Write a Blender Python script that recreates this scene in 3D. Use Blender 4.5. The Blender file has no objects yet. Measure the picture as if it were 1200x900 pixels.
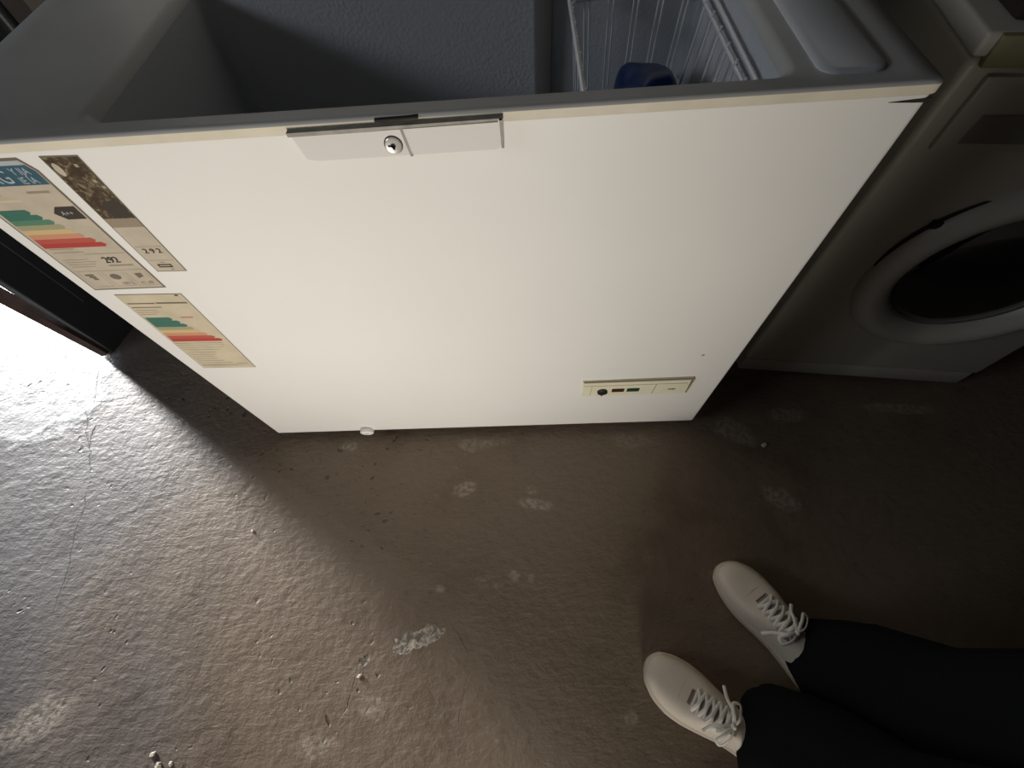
import bpy, bmesh, math, random
from mathutils import Vector, Matrix, Euler
random.seed(7)
S = bpy.context.scene
COL = S.collection
PI = math.pi

# ------------------------------------------------------------------ camera
cam_d = bpy.data.cameras.new('camera'); cam = bpy.data.objects.new('camera', cam_d); COL.objects.link(cam)
cam.location = (0.68572, -0.456967, 1.09212)
cam.rotation_euler = (0.500336549, 0.0587346826, -0.00805398674)
cam_d.sensor_width = 36; cam_d.sensor_fit = 'HORIZONTAL'; cam_d.lens = 519.61 / 1200 * 36
cam_d.clip_start = 0.02; cam_d.clip_end = 50
S.camera = cam
S.view_settings.view_transform = 'Standard'; S.view_settings.look = 'None'
S.view_settings.gamma = 1; S.view_settings.use_curve_mapping = False
S.view_settings.exposure = 0.0

# ------------------------------------------------------------------ world + lights
w = bpy.data.worlds.new('world'); S.world = w; w.use_nodes = True
w.node_tree.nodes['Background'].inputs[0].default_value = (0.62, 0.75, 1.0, 1)
w.node_tree.nodes['Background'].inputs[1].default_value = 0.5

def area(name, loc, target, sx, sy, power, color, spread=180):
    d = bpy.data.lights.new(name, 'AREA'); d.shape = 'RECTANGLE'; d.size = sx; d.size_y = sy
    d.energy = power; d.color = color; d.spread = math.radians(spread)
    o = bpy.data.objects.new(name, d); COL.objects.link(o); o.location = loc
    o.rotation_euler = (Vector(target) - Vector(loc)).to_track_quat('-Z', 'Y').to_euler()
    return o
# daylight in the doorway at the back left (throws the long shadow across the floor)
area('doorway_daylight', (-2.22, 1.40, 0.55), (0.3, -0.1, 0.62), 0.22, 1.00, 94, (0.97, 0.97, 0.97), 84)
# added fill lamp for the freezer front, in a made-up low wall opening
area('front_fill_light', (0.74, -2.30, 0.40), (0.25, 0.0, 0.48), 0.42, 0.60, 5.4, (1.0, 0.94, 0.85), 60)
# added dim lamp high at the left, brightens the liner and rim
area('high_fill_light', (-2.2, -0.9, 1.9), (0.45, 0.2, 0.8), 1.5, 0.5, 2.9, (0.84, 0.90, 1.0), 75)

# ------------------------------------------------------------------ helpers
def link(o):
    COL.objects.link(o); return o
def new_obj(name, bm, mats, parent=None, smooth=False, loc=(0,0,0)):
    me = bpy.data.meshes.new(name)
    bmesh.ops.recalc_face_normals(bm, faces=bm.faces[:])
    bm.to_mesh(me); bm.free()
    if not isinstance(mats, (list, tuple)): mats = [mats]
    for m in mats: me.materials.append(m)
    if smooth:
        for p in me.polygons: p.use_smooth = True
        try: me.set_sharp_from_angle(angle=math.radians(smooth if smooth is not True else 40))
        except Exception: pass
    o = link(bpy.data.objects.new(name, me)); o.location = loc
    if parent: o.parent = parent
    return o
def tag(o, label, cat=None, group=None, kind=None):
    if label: o['label'] = label
    if cat: o['category'] = cat
    if group: o['group'] = group
    if kind: o['kind'] = kind
    return o
def empty(name, loc, rz=0):
    o = link(bpy.data.objects.new(name, None)); o.location = loc; o.rotation_euler = (0, 0, rz)
    o.empty_display_size = 0.1
    return o
def box(bm, x0, x1, y0, y1, z0, z1, mi=0, bev=0, M=None, seg=2):
    r = bmesh.ops.create_cube(bm, size=1)
    vs = r['verts']
    for v in vs:
        v.co = Vector(((x0+x1)/2 + v.co.x*(x1-x0), (y0+y1)/2 + v.co.y*(y1-y0), (z0+z1)/2 + v.co.z*(z1-z0)))
    fs = list({f for v in vs for f in v.link_faces})
    for f in fs: f.material_index = mi
    if bev > 0:
        es = list({e for v in vs for e in v.link_edges})
        r = bmesh.ops.bevel(bm, geom=es, offset=bev, segments=seg, affect='EDGES', profile=0.5)
        vs = list({v for f in r['faces'] for v in f.verts} | {v for v in vs if v.is_valid})
        for f in r['faces']: f.material_index = mi
    if M is not None:
        for v in set(vs): v.co = M @ v.co
    return vs
def loft(bm, loops, closed=True, cap0=False, cap1=False, mi=0):
    L = []
    for lp in loops: L.append([bm.verts.new(p) for p in lp])
    n = len(L[0])
    for a, b in zip(L[:-1], L[1:]):
        for i in range(n if closed else n-1):
            j = (i+1) % n
            f = bm.faces.new((a[i], a[j], b[j], b[i])); f.material_index = mi
    if cap0: f = bm.faces.new(L[0]); f.material_index = mi
    if cap1: f = bm.faces.new(L[-1]); f.material_index = mi
    return L
def rrect(x0, x1, y0, y1, z, r, n=6):
    out = []
    for cx, cy, a0 in ((x1-r, y1-r, 0), (x0+r, y1-r, 90), (x0+r, y0+r, 180), (x1-r, y0+r, 270)):
        for k in range(n+1):
            a = math.radians(a0 + 90*k/n); out.append((cx + r*math.cos(a), cy + r*math.sin(a), z))
    return out
def tube(bm, pts, r, seg=8, caps=True, mi=0, flat=None):
    """tube along a polyline; flat=(wide,thin) makes a ribbon-like lace"""
    pts = [Vector(p) for p in pts]; loops = []
    up = Vector((0, 0, 1)); prev = None
    for i, p in enumerate(pts):
        t = (pts[min(i+1, len(pts)-1)] - pts[max(i-1, 0)]).normalized()
        if prev is None:
            a = t.cross(up)
            if a.length < 0.01: a = t.cross(Vector((1, 0, 0)))
        else: a = prev - t * prev.dot(t)
        a.normalize(); b = a.cross(t).normalized(); prev = a
        rr = r[i] if isinstance(r, (list, tuple)) else r
        ra, rb = (rr, rr) if flat is None else (flat[0], flat[1])
        loops.append([p + a*ra*math.cos(2*PI*k/seg) + b*rb*math.sin(2*PI*k/seg) for k in range(seg)])
    loft(bm, loops, True, caps, caps, mi)
def lathe(bm, prof, seg=64, M=None, mi=0, cap0=False, cap1=False):
    """profile of (radius, height) turned about local +Z"""
    loops = [[Vector((r*math.cos(2*PI*k/seg), r*math.sin(2*PI*k/seg), h)) for k in range(seg)] for r, h in prof]
    if M is not None: loops = [[M @ p for p in l] for l in loops]
    loft(bm, loops, True, cap0, cap1, mi)
def catmull(pts, n=6):
    P = [Vector(p) for p in pts]; P = [P[0]] + P + [P[-1]]; out = []
    for i in range(1, len(P)-2):
        a, b, c, d = P[i-1:i+3]
        for k in range(n):
            t = k/n
            out.append(0.5*((2*b) + (c-a)*t + (2*a-5*b+4*c-d)*t*t + (3*b-a-3*c+d)*t**3))
    out.append(P[-2]); return out
def text_into(bm, s, size, M, mi=0, align='LEFT'):
    cu = bpy.data.curves.new('t', 'FONT'); cu.body = s; cu.size = size; cu.align_x = align; cu.fill_mode = 'FRONT'
    ob = bpy.data.objects.new('t', cu); COL.objects.link(ob)
    bpy.context.view_layer.update()
    me = bpy.data.meshes.new_from_object(ob.evaluated_get(bpy.context.evaluated_depsgraph_get()))
    b0 = len(bm.faces); v0 = len(bm.verts)
    bm.from_mesh(me); bm.verts.ensure_lookup_table(); bm.faces.ensure_lookup_table()
    for v in bm.verts[v0:]: v.co = M @ v.co
    for f in bm.faces[b0:]: f.material_index = mi
    bpy.data.objects.remove(ob); bpy.data.curves.remove(cu); bpy.data.meshes.remove(me)

# ------------------------------------------------------------------ materials
def mat(name, col, rough=0.5, metal=0.0, bump=0.0, bscale=60.0, var=0.0, vscale=4.0, spec=0.5, coat=0.0, detail=4.0):
    m = bpy.data.materials.new(name); m.use_nodes = True; nt = m.node_tree
    b = nt.nodes['Principled BSDF']
    b.inputs['Roughness'].default_value = rough; b.inputs['Metallic'].default_value = metal
    b.inputs['Specular IOR Level'].default_value = spec; b.inputs['Coat Weight'].default_value = coat
    b.inputs['Base Color'].default_value = (*col, 1)
    tc = nt.nodes.new('ShaderNodeTexCoord')
    if var > 0:
        n = nt.nodes.new('ShaderNodeTexNoise'); n.inputs['Scale'].default_value = vscale; n.inputs['Detail'].default_value = 5
        nt.links.new(tc.outputs['Object'], n.inputs['Vector'])
        r = nt.nodes.new('ShaderNodeValToRGB')
        r.color_ramp.elements[0].position = 0.3; r.color_ramp.elements[1].position = 0.7
        r.color_ramp.elements[0].color = (*[c*(1-var) for c in col], 1)
        r.color_ramp.elements[1].color = (*[min(1, c*(1+var)) for c in col], 1)
        nt.links.new(n.outputs['Fac'], r.inputs['Fac']); nt.links.new(r.outputs['Color'], b.inputs['Base Color'])
    if bump > 0:
        n = nt.nodes.new('ShaderNodeTexNoise'); n.inputs['Scale'].default_value = bscale; n.inputs['Detail'].default_value = detail
        nt.links.new(tc.outputs['Object'], n.inputs['Vector'])
        bp = nt.nodes.new('ShaderNodeBump'); bp.inputs['Strength'].default_value = bump; bp.inputs['Distance'].default_value = 0.002
        nt.links.new(n.outputs['Fac'], bp.inputs['Height']); nt.links.new(bp.outputs['Normal'], b.inputs['Normal'])
    return m
M = {}
M['enamel'] = mat('freezer_enamel', (0.80, 0.78, 0.735), 0.42, var=0.025, vscale=3, bump=0.03, bscale=400)
M['cream'] = mat('yellowed_trim', (0.68, 0.62, 0.49), 0.5, var=0.10, vscale=14)
M['handle'] = mat('handle_plastic', (0.70, 0.67, 0.63), 0.5, bump=0.05, bscale=600)
M['groove'] = mat('handle_groove', (0.33, 0.31, 0.27), 0.8, var=0.2, vscale=60)  # grey-brown tone of the handle grooves
M['rim'] = mat('rim_plastic', (0.50, 0.50, 0.48), 0.45, var=0.06, vscale=9)
M['ledge'] = mat('ledge_plastic', (0.66, 0.67, 0.68), 0.35)
M['panel_cream'] = mat('control_panel_plastic', (0.74, 0.70, 0.52), 0.5, var=0.05, vscale=30)
M['black'] = mat('black_plastic', (0.012, 0.012, 0.013), 0.35)
M['darkslot'] = mat('dark_slot', (0.02, 0.018, 0.015), 0.9)
M['lamp_red'] = mat('dark_red_lens', (0.07, 0.012, 0.008), 0.25)
M['lamp_green'] = mat('dark_green_lens', (0.010, 0.05, 0.035), 0.25)
M['nickel'] = mat('lock_metal', (0.80, 0.78, 0.74), 0.3, metal=0.6)
M['wire'] = mat('basket_wire', (0.86, 0.87, 0.88), 0.3, metal=0.25)
M['blue'] = mat('blue_plastic', (0.003, 0.022, 0.10), 0.35, bump=0.3, bscale=20)
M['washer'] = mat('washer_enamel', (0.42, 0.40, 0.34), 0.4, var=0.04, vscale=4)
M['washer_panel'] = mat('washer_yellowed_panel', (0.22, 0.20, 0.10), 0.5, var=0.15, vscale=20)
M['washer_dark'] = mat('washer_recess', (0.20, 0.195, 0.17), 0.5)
M['washer_glass'] = mat('washer_door_glass', (0.008, 0.009, 0.010), 0.12, coat=0.5)
M['seal'] = mat('door_gasket', (0.10, 0.10, 0.09), 0.6)
M['wall'] = mat('wall_plaster', (0.08, 0.07, 0.06), 0.9, bump=0.4, bscale=30, var=0.15)
M['ceil'] = mat('ceiling_paint', (0.05, 0.05, 0.05), 0.9, var=0.1)
M['door_black'] = mat('black_door_paint', (0.010, 0.011, 0.013), 0.42, bump=0.5, bscale=9, detail=2)
M['wood'] = mat('reddish_timber', (0.050, 0.026, 0.020), 0.75, bump=0.8, bscale=50, var=0.4, vscale=20)
M['shoe'] = mat('sneaker_leather', (0.74, 0.65, 0.53), 0.55, bump=0.08, bscale=300, var=0.05, vscale=20)
M['sole'] = mat('sneaker_sole', (0.62, 0.54, 0.42), 0.6, bump=0.1, bscale=200)
M['lace'] = mat('shoe_lace', (0.86, 0.82, 0.73), 0.8, bump=0.3, bscale=900)
M['tongue'] = mat('shoe_tongue', (0.60, 0.52, 0.42), 0.8)
M['shoe_in'] = mat('shoe_gap', (0.30, 0.24, 0.17), 0.8)
M['trouser'] = mat('dark_trousers', (0.007, 0.008, 0.010), 0.95, bump=0.3, bscale=300, spec=0.1)
M['shirt'] = mat('dark_shirt', (0.012, 0.012, 0.014), 0.95, bump=0.3, bscale=250, spec=0.1)
M['skin'] = mat('skin', (0.50, 0.30, 0.21), 0.5, var=0.05, vscale=20)
M['hair'] = mat('hair', (0.02, 0.014, 0.010), 0.6, bump=0.6, bscale=120)
M['eye'] = mat('eye_white', (0.7, 0.7, 0.68), 0.3)
M['lip'] = mat('lips', (0.42, 0.18, 0.15), 0.5)
M['grey_panel'] = mat('grey_boards', (0.30, 0.30, 0.29), 0.7, var=0.1)
M['crumb'] = mat('pale_plaster_crumb', (0.55, 0.50, 0.42), 0.9, bump=0.6, bscale=120, var=0.2, vscale=60)
# label inks
M['paper'] = mat('label_paper', (0.50, 0.43, 0.335), 0.5, var=0.10, vscale=30)
M['paper2'] = mat('label_paper_faded', (0.57, 0.49, 0.35), 0.5, var=0.10, vscale=25)
M['ink'] = mat('label_black_ink', (0.055, 0.045, 0.035), 0.5)
M['ink2'] = mat('label_faint_ink', (0.30, 0.24, 0.17), 0.5)
M['edge'] = mat('label_dark_border', (0.17, 0.145, 0.11), 0.5)
M['hblue'] = mat('label_blue', (0.045, 0.105, 0.145), 0.5, var=0.1, vscale=80)
M['hwhite'] = mat('label_white_letters', (0.42, 0.45, 0.46), 0.5)
M['g1'] = mat('label_dark_green', (0.055, 0.16, 0.12), 0.5)
M['g2'] = mat('label_mid_green', (0.10, 0.22, 0.14), 0.5)
M['g3'] = mat('label_olive', (0.34, 0.33, 0.20), 0.5)
M['yel'] = mat('label_yellow', (0.60, 0.44, 0.22), 0.5)
M['org'] = mat('label_orange', (0.58, 0.27, 0.16), 0.5)
M['red1'] = mat('label_red', (0.46, 0.095, 0.07), 0.5)
M['red2'] = mat('label_deep_red', (0.42, 0.06, 0.045), 0.5)
M['brown_pic'] = None

def liner_mat():
    m = bpy.data.materials.new('freezer_liner'); m.use_nodes = True; nt = m.node_tree; b = nt.nodes['Principled BSDF']
    b.inputs['Base Color'].default_value = (0.56, 0.58, 0.60, 1); b.inputs['Roughness'].default_value = 0.22
    tc = nt.nodes.new('ShaderNodeTexCoord')
    v = nt.nodes.new('ShaderNodeTexVoronoi'); v.inputs['Scale'].default_value = 210; v.feature = 'SMOOTH_F1'
    n = nt.nodes.new('ShaderNodeTexNoise'); n.inputs['Scale'].default_value = 5; n.inputs['Detail'].default_value = 2
    nt.links.new(tc.outputs['Object'], v.inputs['Vector']); nt.links.new(tc.outputs['Object'], n.inputs['Vector'])
    bp = nt.nodes.new('ShaderNodeBump'); bp.inputs['Strength'].default_value = 0.8; bp.inputs['Distance'].default_value = 0.0018
    mu = nt.nodes.new('ShaderNodeMath'); mu.operation = 'MULTIPLY'
    nt.links.new(v.outputs['Distance'], mu.inputs[0]); nt.links.new(n.outputs['Fac'], mu.inputs[1])
    nt.links.new(mu.outputs[0], bp.inputs['Height']); nt.links.new(bp.outputs['Normal'], b.inputs['Normal'])
    return m
M['liner'] = liner_mat()

def picture_mat():
    m = bpy.data.materials.new('label_brown_picture'); m.use_nodes = True; nt = m.node_tree; b = nt.nodes['Principled BSDF']
    b.inputs['Roughness'].default_value = 0.5
    tc = nt.nodes.new('ShaderNodeTexCoord'); n = nt.nodes.new('ShaderNodeTexNoise')
    n.inputs['Scale'].default_value = 90; n.inputs['Detail'].default_value = 3; n.inputs['Distortion'].default_value = 1.5
    r = nt.nodes.new('ShaderNodeValToRGB'); e = r.color_ramp.elements
    e[0].position = 0.40; e[0].color = (0.055, 0.036, 0.022, 1); e[1].position = 0.68; e[1].color = (0.26, 0.21, 0.13, 1)
    el = e.new(0.55); el.color = (0.10, 0.070, 0.040, 1)
    nt.links.new(tc.outputs['Object'], n.inputs['Vector']); nt.links.new(n.outputs['Fac'], r.inputs['Fac'])
    nt.links.new(r.outputs['Color'], b.inputs['Base Color'])
    return m
M['brown_pic'] = picture_mat()

# ------------------------------------------------------------------ the floor material: worn, stained concrete
def floor_mat():
    m = bpy.data.materials.new('worn_concrete'); m.use_nodes = True; nt = m.node_tree; b = nt.nodes['Principled BSDF']
    N = nt.nodes.new; Lk = nt.links.new
    tc = N('ShaderNodeTexCoord'); P = tc.outputs['Object']
    def noise(scale, detail=5, dist=0, rough=0.55, vec=P):
        n = N('ShaderNodeTexNoise'); n.inputs['Scale'].default_value = scale; n.inputs['Detail'].default_value = detail
        n.inputs['Distortion'].default_value = dist; n.inputs['Roughness'].default_value = rough; Lk(vec, n.inputs['Vector']); return n.outputs['Fac']
    def math_(op, a, c=None, d=None, clamp=False):
        n = N('ShaderNodeMath'); n.operation = op; n.use_clamp = clamp
        for i, x in enumerate((a, c, d)):
            if x is None: continue
            if isinstance(x, (int, float)): n.inputs[i].default_value = x
            else: Lk(x, n.inputs[i])
        return n.outputs[0]
    def ramp(fac, a, c, lo=0.0, hi=1.0):
        n = N('ShaderNodeMapRange'); n.interpolation_type = 'SMOOTHSTEP'
        n.inputs['From Min'].default_value = a; n.inputs['From Max'].default_value = c
        n.inputs['To Min'].default_value = lo; n.inputs['To Max'].default_value = hi
        Lk(fac, n.inputs['Value']); return n.outputs['Result']
    def mix(fac, A, B):
        n = N('ShaderNodeMix'); n.data_type = 'RGBA'
        if isinstance(fac, (int, float)): n.inputs[0].default_value = fac
        else: Lk(fac, n.inputs[0])
        for k, x in ((6, A), (7, B)):
            if isinstance(x, tuple): n.inputs[k].default_value = (*x, 1)
            else: Lk(x, n.inputs[k])
        return n.outputs[2]
    def blob(x, y, rx, ry, rot, amp, sc, soft=0.35):
        """irregular patch: 1 inside, 0 outside"""
        mp = N('ShaderNodeMapping'); mp.vector_type = 'TEXTURE'
        mp.inputs['Location'].default_value = (x, y, 0); mp.inputs['Rotation'].default_value = (0, 0, math.radians(rot))
        mp.inputs['Scale'].default_value = (rx, ry, 1); Lk(P, mp.inputs['Vector'])
        ln = N('ShaderNodeVectorMath'); ln.operation = 'LENGTH'; Lk(mp.outputs[0], ln.inputs[0])
        d = math_('ADD', ln.outputs['Value'], math_('MULTIPLY', math_('SUBTRACT', noise(sc, 6), 0.5), amp))
        return ramp(d, 1.0 + soft/2, 1.0 - soft/2)
    big = noise(1.9, 4); mid = noise(7, 6, 0.6); fine = noise(45, 6); grit = noise(260, 3)
    c = mix(ramp(mid, 0.32, 0.68), (0.120, 0.082, 0.052), (0.178, 0.127, 0.083))
    c = mix(ramp(big, 0.35, 0.62), c, (0.185, 0.137, 0.094))
    c = mix(math_('MULTIPLY', ramp(fine, 0.60, 0.78), 0.35), c, (0.30, 0.26, 0.21))
    c = mix(math_('MULTIPLY', ramp(fine, 0.42, 0.26), 0.40), c, (0.070, 0.054, 0.042))
    # cooler grey towards the left: bluish light put into the colour
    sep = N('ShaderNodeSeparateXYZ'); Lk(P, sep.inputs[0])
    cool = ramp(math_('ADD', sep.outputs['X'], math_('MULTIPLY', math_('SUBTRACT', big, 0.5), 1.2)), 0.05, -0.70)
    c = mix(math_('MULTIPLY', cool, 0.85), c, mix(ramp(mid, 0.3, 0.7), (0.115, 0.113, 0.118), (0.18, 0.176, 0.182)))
    # pale stains, each with its own shape and place
    stains = [(0.506,-0.153,.030,.016, 20,1.0, 45,.50),(0.681,-0.195,.040,.013, -8,1.1, 40,.50),(0.672,-0.160,.014,.010,0,1.0,40,.4),
              (0.520,-0.035,.038,.018,  0,1.6, 40,.35),(0.585,-0.030,.030,.012,0,1.6,40,.25),(0.19,-0.030,.025,.012,0,1.4,40,.40),
              (0.855,-0.617,.013,.012,  0,0.6, 60,.55),(0.628,-0.356,.013,.011,0,0.7,60,.45),(0.665,-0.362,.009,.008,40,.7,60,.3),
              (1.265,-0.196,.045,.022,-35,1.3, 30,.40),(1.20,-0.02,.05,.03,-30,1.6,25,.30),(1.34,0.02,.04,.02,0,1.6,30,.30),
              (1.62,0.03,.08,.014,-5,1.4,25,.35),(0.34,-0.60,.03,.02,0,1.8,25,.3),(0.22,-0.66,.04,.02,0,1.8,25,.35),(-0.38,-0.62,.07,.035,20,1.6,14,.7),
              (0.590,-0.375,.012,.006,0,.7,60,.3),(0.56,-0.36,.020,.006,10,1,60,.3),(0.46,-0.38,.01,.008,0,1,60,.35),
              (0.93,-0.04,.05,.02,0,1.7,30,.22)]
    stn = ramp(noise(85, 6), 0.36, 0.60, 0.12, 1.0)
    for (x, y, rx, ry, rot, amp, sc, k) in stains:
        c = mix(math_('MULTIPLY', math_('MULTIPLY', blob(x, y, rx, ry, rot, amp, sc, 0.7), stn), k), c, (0.46, 0.40, 0.32))
    # chipped patch with bare aggregate
    chip = blob(0.418, -0.478, 0.058, 0.020, 18, 2.0, 30, 0.15)
    vor = N('ShaderNodeTexVoronoi'); vor.inputs['Scale'].default_value = 110; Lk(P, vor.inputs['Vector'])
    c = mix(math_('MULTIPLY', chip, 0.85), c, mix(ramp(noise(60, 8, 0.8, 0.75), 0.42, 0.60), (0.11, 0.09, 0.07), (0.50, 0.44, 0.36)))
    # white lime screed patch on the left with a scalloped lip
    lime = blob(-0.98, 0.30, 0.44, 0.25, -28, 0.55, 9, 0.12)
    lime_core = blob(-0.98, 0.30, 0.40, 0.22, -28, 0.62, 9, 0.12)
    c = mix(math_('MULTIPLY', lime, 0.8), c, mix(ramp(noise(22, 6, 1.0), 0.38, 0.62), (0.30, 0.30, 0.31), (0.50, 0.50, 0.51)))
    # cracks
    wv = N('ShaderNodeVectorMath'); wv.operation = 'ADD'
    nn = N('ShaderNodeTexNoise'); nn.inputs['Scale'].default_value = 5; nn.inputs['Detail'].default_value = 6; Lk(P, nn.inputs['Vector'])
    sc_ = N('ShaderNodeVectorMath'); sc_.operation = 'SCALE'; sc_.inputs['Scale'].default_value = 0.18; Lk(nn.outputs['Color'], sc_.inputs[0])
    Lk(P, wv.inputs[0]); Lk(sc_.outputs[0], wv.inputs[1])
    def seg(x0, y0, x1, y1, wdt):
        """thin wandering crack between two points"""
        mp = N('ShaderNodeMapping'); mp.vector_type = 'TEXTURE'
        L_ = math.hypot(x1-x0, y1-y0)/2
        mp.inputs['Location'].default_value = ((x0+x1)/2+.018, (y0+y1)/2+.018, 0.0)
        mp.inputs['Rotation'].default_value = (0, 0, math.atan2(y1-y0, x1-x0)); mp.inputs['Scale'].default_value = (L_, wdt, 1)
        flat_ = N('ShaderNodeVectorMath'); flat_.operation = 'MULTIPLY'; flat_.inputs[1].default_value = (1, 1, 0); Lk(cw.outputs[0], flat_.inputs[0])
        Lk(flat_.outputs[0], mp.inputs['Vector'])
        ln = N('ShaderNodeVectorMath'); ln.operation = 'LENGTH'; Lk(mp.outputs[0], ln.inputs[0])
        return ramp(ln.outputs['Value'], 1.2, 0.6)
    cw = N('ShaderNodeVectorMath'); cw.operation = 'ADD'
    cn = N('ShaderNodeTexNoise'); cn.inputs['Scale'].default_value = 16; cn.inputs['Detail'].default_value = 6; Lk(P, cn.inputs['Vector'])
    cs = N('ShaderNodeVectorMath'); cs.operation = 'SCALE'; cs.inputs['Scale'].default_value = 0.036; Lk(cn.outputs['Color'], cs.inputs[0])
    Lk(P, cw.inputs[0]); Lk(cs.outputs[0], cw.inputs[1])
    crack = None
    for q in ((-.62, .12, -.50, -.10, .0022), (-.50, -.10, -.44, -.42, .0014), (.535, -.55, .51, -.64, .0009), (.49, -.45, .53, -.50, .0008),
              (-.24, -.26, -.10, -.24, .0012), (-.56, .05, -.545, -.01, .004), (.30, -.52, .27, -.62, .0014), (-.63, .24, -.60, .12, .003)):
        sg = seg(*q); crack = sg if crack is None else math_('MAXIMUM', crack, sg)
    c = mix(math_('MULTIPLY', crack, 0.45), c, (0.035, 0.028, 0.022))
    # pits
    vp = N('ShaderNodeTexVoronoi'); vp.inputs['Scale'].default_value = 34; vp.inputs['Randomness'].default_value = 1; Lk(wv.outputs[0], vp.inputs['Vector'])
    pit = math_('MULTIPLY', ramp(vp.outputs['Distance'], 0.22, 0.08), math_('MULTIPLY', ramp(noise(4.5, 4), 0.50, 0.60), ramp(sep.outputs['X'], 0.60, 0.20)))
    c = mix(math_('MULTIPLY', pit, 0.7), c, (0.04, 0.04, 0.03))
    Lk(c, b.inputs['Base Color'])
    rough = math_('ADD', math_('MULTIPLY', fine, 0.25), 0.50)
    rough = math_('SUBTRACT', rough, math_('MULTIPLY', cool, 0.07))
    Lk(rough, b.inputs['Roughness'])
    b.inputs['Specular IOR Level'].default_value = 0.5
    # height: trowel streaks, lumps, pits
    st = N('ShaderNodeMapping'); st.inputs['Rotation'].default_value = (0, 0, math.radians(-32)); st.inputs['Scale'].default_value = (1, 3.2, 1); Lk(P, st.inputs['Vector'])
    streak = noise(26, 6, 0.8, 0.6, st.outputs[0])
    h = math_('ADD', math_('MULTIPLY', streak, 0.36), math_('MULTIPLY', mid, 0.9))
    h = math_('ADD', h, math_('MULTIPLY', fine, 0.62)); h = math_('ADD', h, math_('MULTIPLY', grit, 0.11))
    h = math_('SUBTRACT', h, math_('MULTIPLY', pit, 0.55)); h = math_('SUBTRACT', h, math_('MULTIPLY', crack, 0.3))
    h = math_('ADD', h, math_('MULTIPLY', lime, 0.5)); h = math_('SUBTRACT', h, math_('MULTIPLY', lime_core, 0.15))
    h = math_('SUBTRACT', h, math_('MULTIPLY', math_('MULTIPLY', chip, noise(90, 4)), 0.8))
    bp = N('ShaderNodeBump'); bp.inputs['Strength'].default_value = 1.0; bp.inputs['Distance'].default_value = 0.0042
    Lk(h, bp.inputs['Height']); Lk(bp.outputs['Normal'], b.inputs['Normal'])
    return m
M['floor'] = floor_mat()

# ------------------------------------------------------------------ room shell
X0, X1, Y0, Y1, ZC = -2.30, 2.70, -2.40, 1.90, 2.45
def structure(name, boxes, m):
    bm = bmesh.new()
    for b in boxes: box(bm, *b)
    o = new_obj(name, bm, m); o['kind'] = 'structure'; return o
structure('floor', [(X0-.9, X1+.1, Y0-.9, Y1+.1, -0.10, 0.0)], M['floor'])
structure('ceiling', [(X0-.1, X1+.1, Y0-.1, Y1+.1, ZC, ZC+.1)], M['ceil'])
# left wall with the doorway and a high gap made for the added liner lamp
structure('wall_left', [(X0-.1, X0, Y0, -1.68, 0, ZC), (X0-.1, X0, -1.68, -0.12, 0, 1.62), (X0-.1, X0, -1.68, -0.12, 2.16, ZC),
                        (X0-.1, X0, -0.12, 1.16, 0, ZC), (X0-.1, X0, 1.16, 1.64, 1.12, ZC), (X0-.1, X0, 1.64, Y1, 0, ZC)], M['wall'])
structure('wall_front', [(X0, .48, Y0-.1, Y0, 0, ZC), (.48, 1.0, Y0-.1, Y0, 0.80, ZC), (1.0, X1, Y0-.1, Y0, 0, ZC)], M['wall'])  # low gap made for the added front fill lamp
structure('wall_right', [(X1, X1+.1, Y0, Y1, 0, ZC)], M['wall'])
structure('wall_back', [(-0.44, X1, 0.80, 0.90, 0, ZC), (-0.44, -0.34, 0.90, Y1, 0, ZC), (X0, -0.34, Y1, Y1+.1, 0, ZC)], M['wall'])

# black painted door leaf standing open beside the freezer
bm = bmesh.new()
box(bm, -0.045, 0.0, 0.0, 0.50, 0.001, 1.95, bev=0.003)
dl = new_obj('door_1', bm, M['door_black'])
dl.location = (-0.618, 0.302, 0); dl.rotation_euler = (0, 0, math.radians(-16.5)); dl['kind'] = 'structure'
bm = bmesh.new()
for z0, z1 in ((0.16, 0.86), (0.98, 1.80)):
    box(bm, 0.0, 0.006, 0.07, 0.40, z0, z1, bev=0.004)
    box(bm, 0.004, 0.010, 0.12, 0.35, z0+.05, z1-.05, bev=0.003)
new_obj('door_panel', bm, M['door_black'], dl)
bm = bmesh.new()
lathe(bm, [(0.0, 0), (0.02, 0), (0.02, .006), (.008, .010), (.008, .03), (.018, .038), (.018, .05), (0, .055)], 20,
      Matrix.Translation((0.0, 0.045, 0.95)) @ Matrix.Rotation(PI/2, 4, 'Y'))
new_obj('door_knob', bm, M['nickel'], dl, 30)

# ------------------------------------------------------------------ chest freezer
W, D = 1.09, 0.50
ZB, ZR, ZT = 0.030, 0.823, 0.835
FZ = empty('chest_freezer', (0, 0, 0))
tag(FZ, 'white chest freezer standing open, with energy labels stuck on its front', 'freezer')
bm = bmesh.new()
NB = 8
loft(bm, [rrect(0.004, W-0.004, 0.004, D-.004, ZB, .006, NB), rrect(0, W, 0, D, ZB+.004, .008, NB), rrect(0, W, 0, D, ZR, .008, NB)], cap0=True)
# front edge chip and top-right split are real recess marks
new_obj('body', bm, M['enamel'], FZ, 40)
for x, y in ((.06, .06), (W-.06, .06), (.06, D-.06), (W-.06, D-.06)):
    bm = bmesh.new()
    lathe(bm, [(0.0, 0), (.022, 0), (.022, .018), (.014, .03), (0, .03)], 20, Matrix.Translation((x, y, 0)))
    new_obj('foot', bm, M['black'], FZ, 30)
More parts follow.
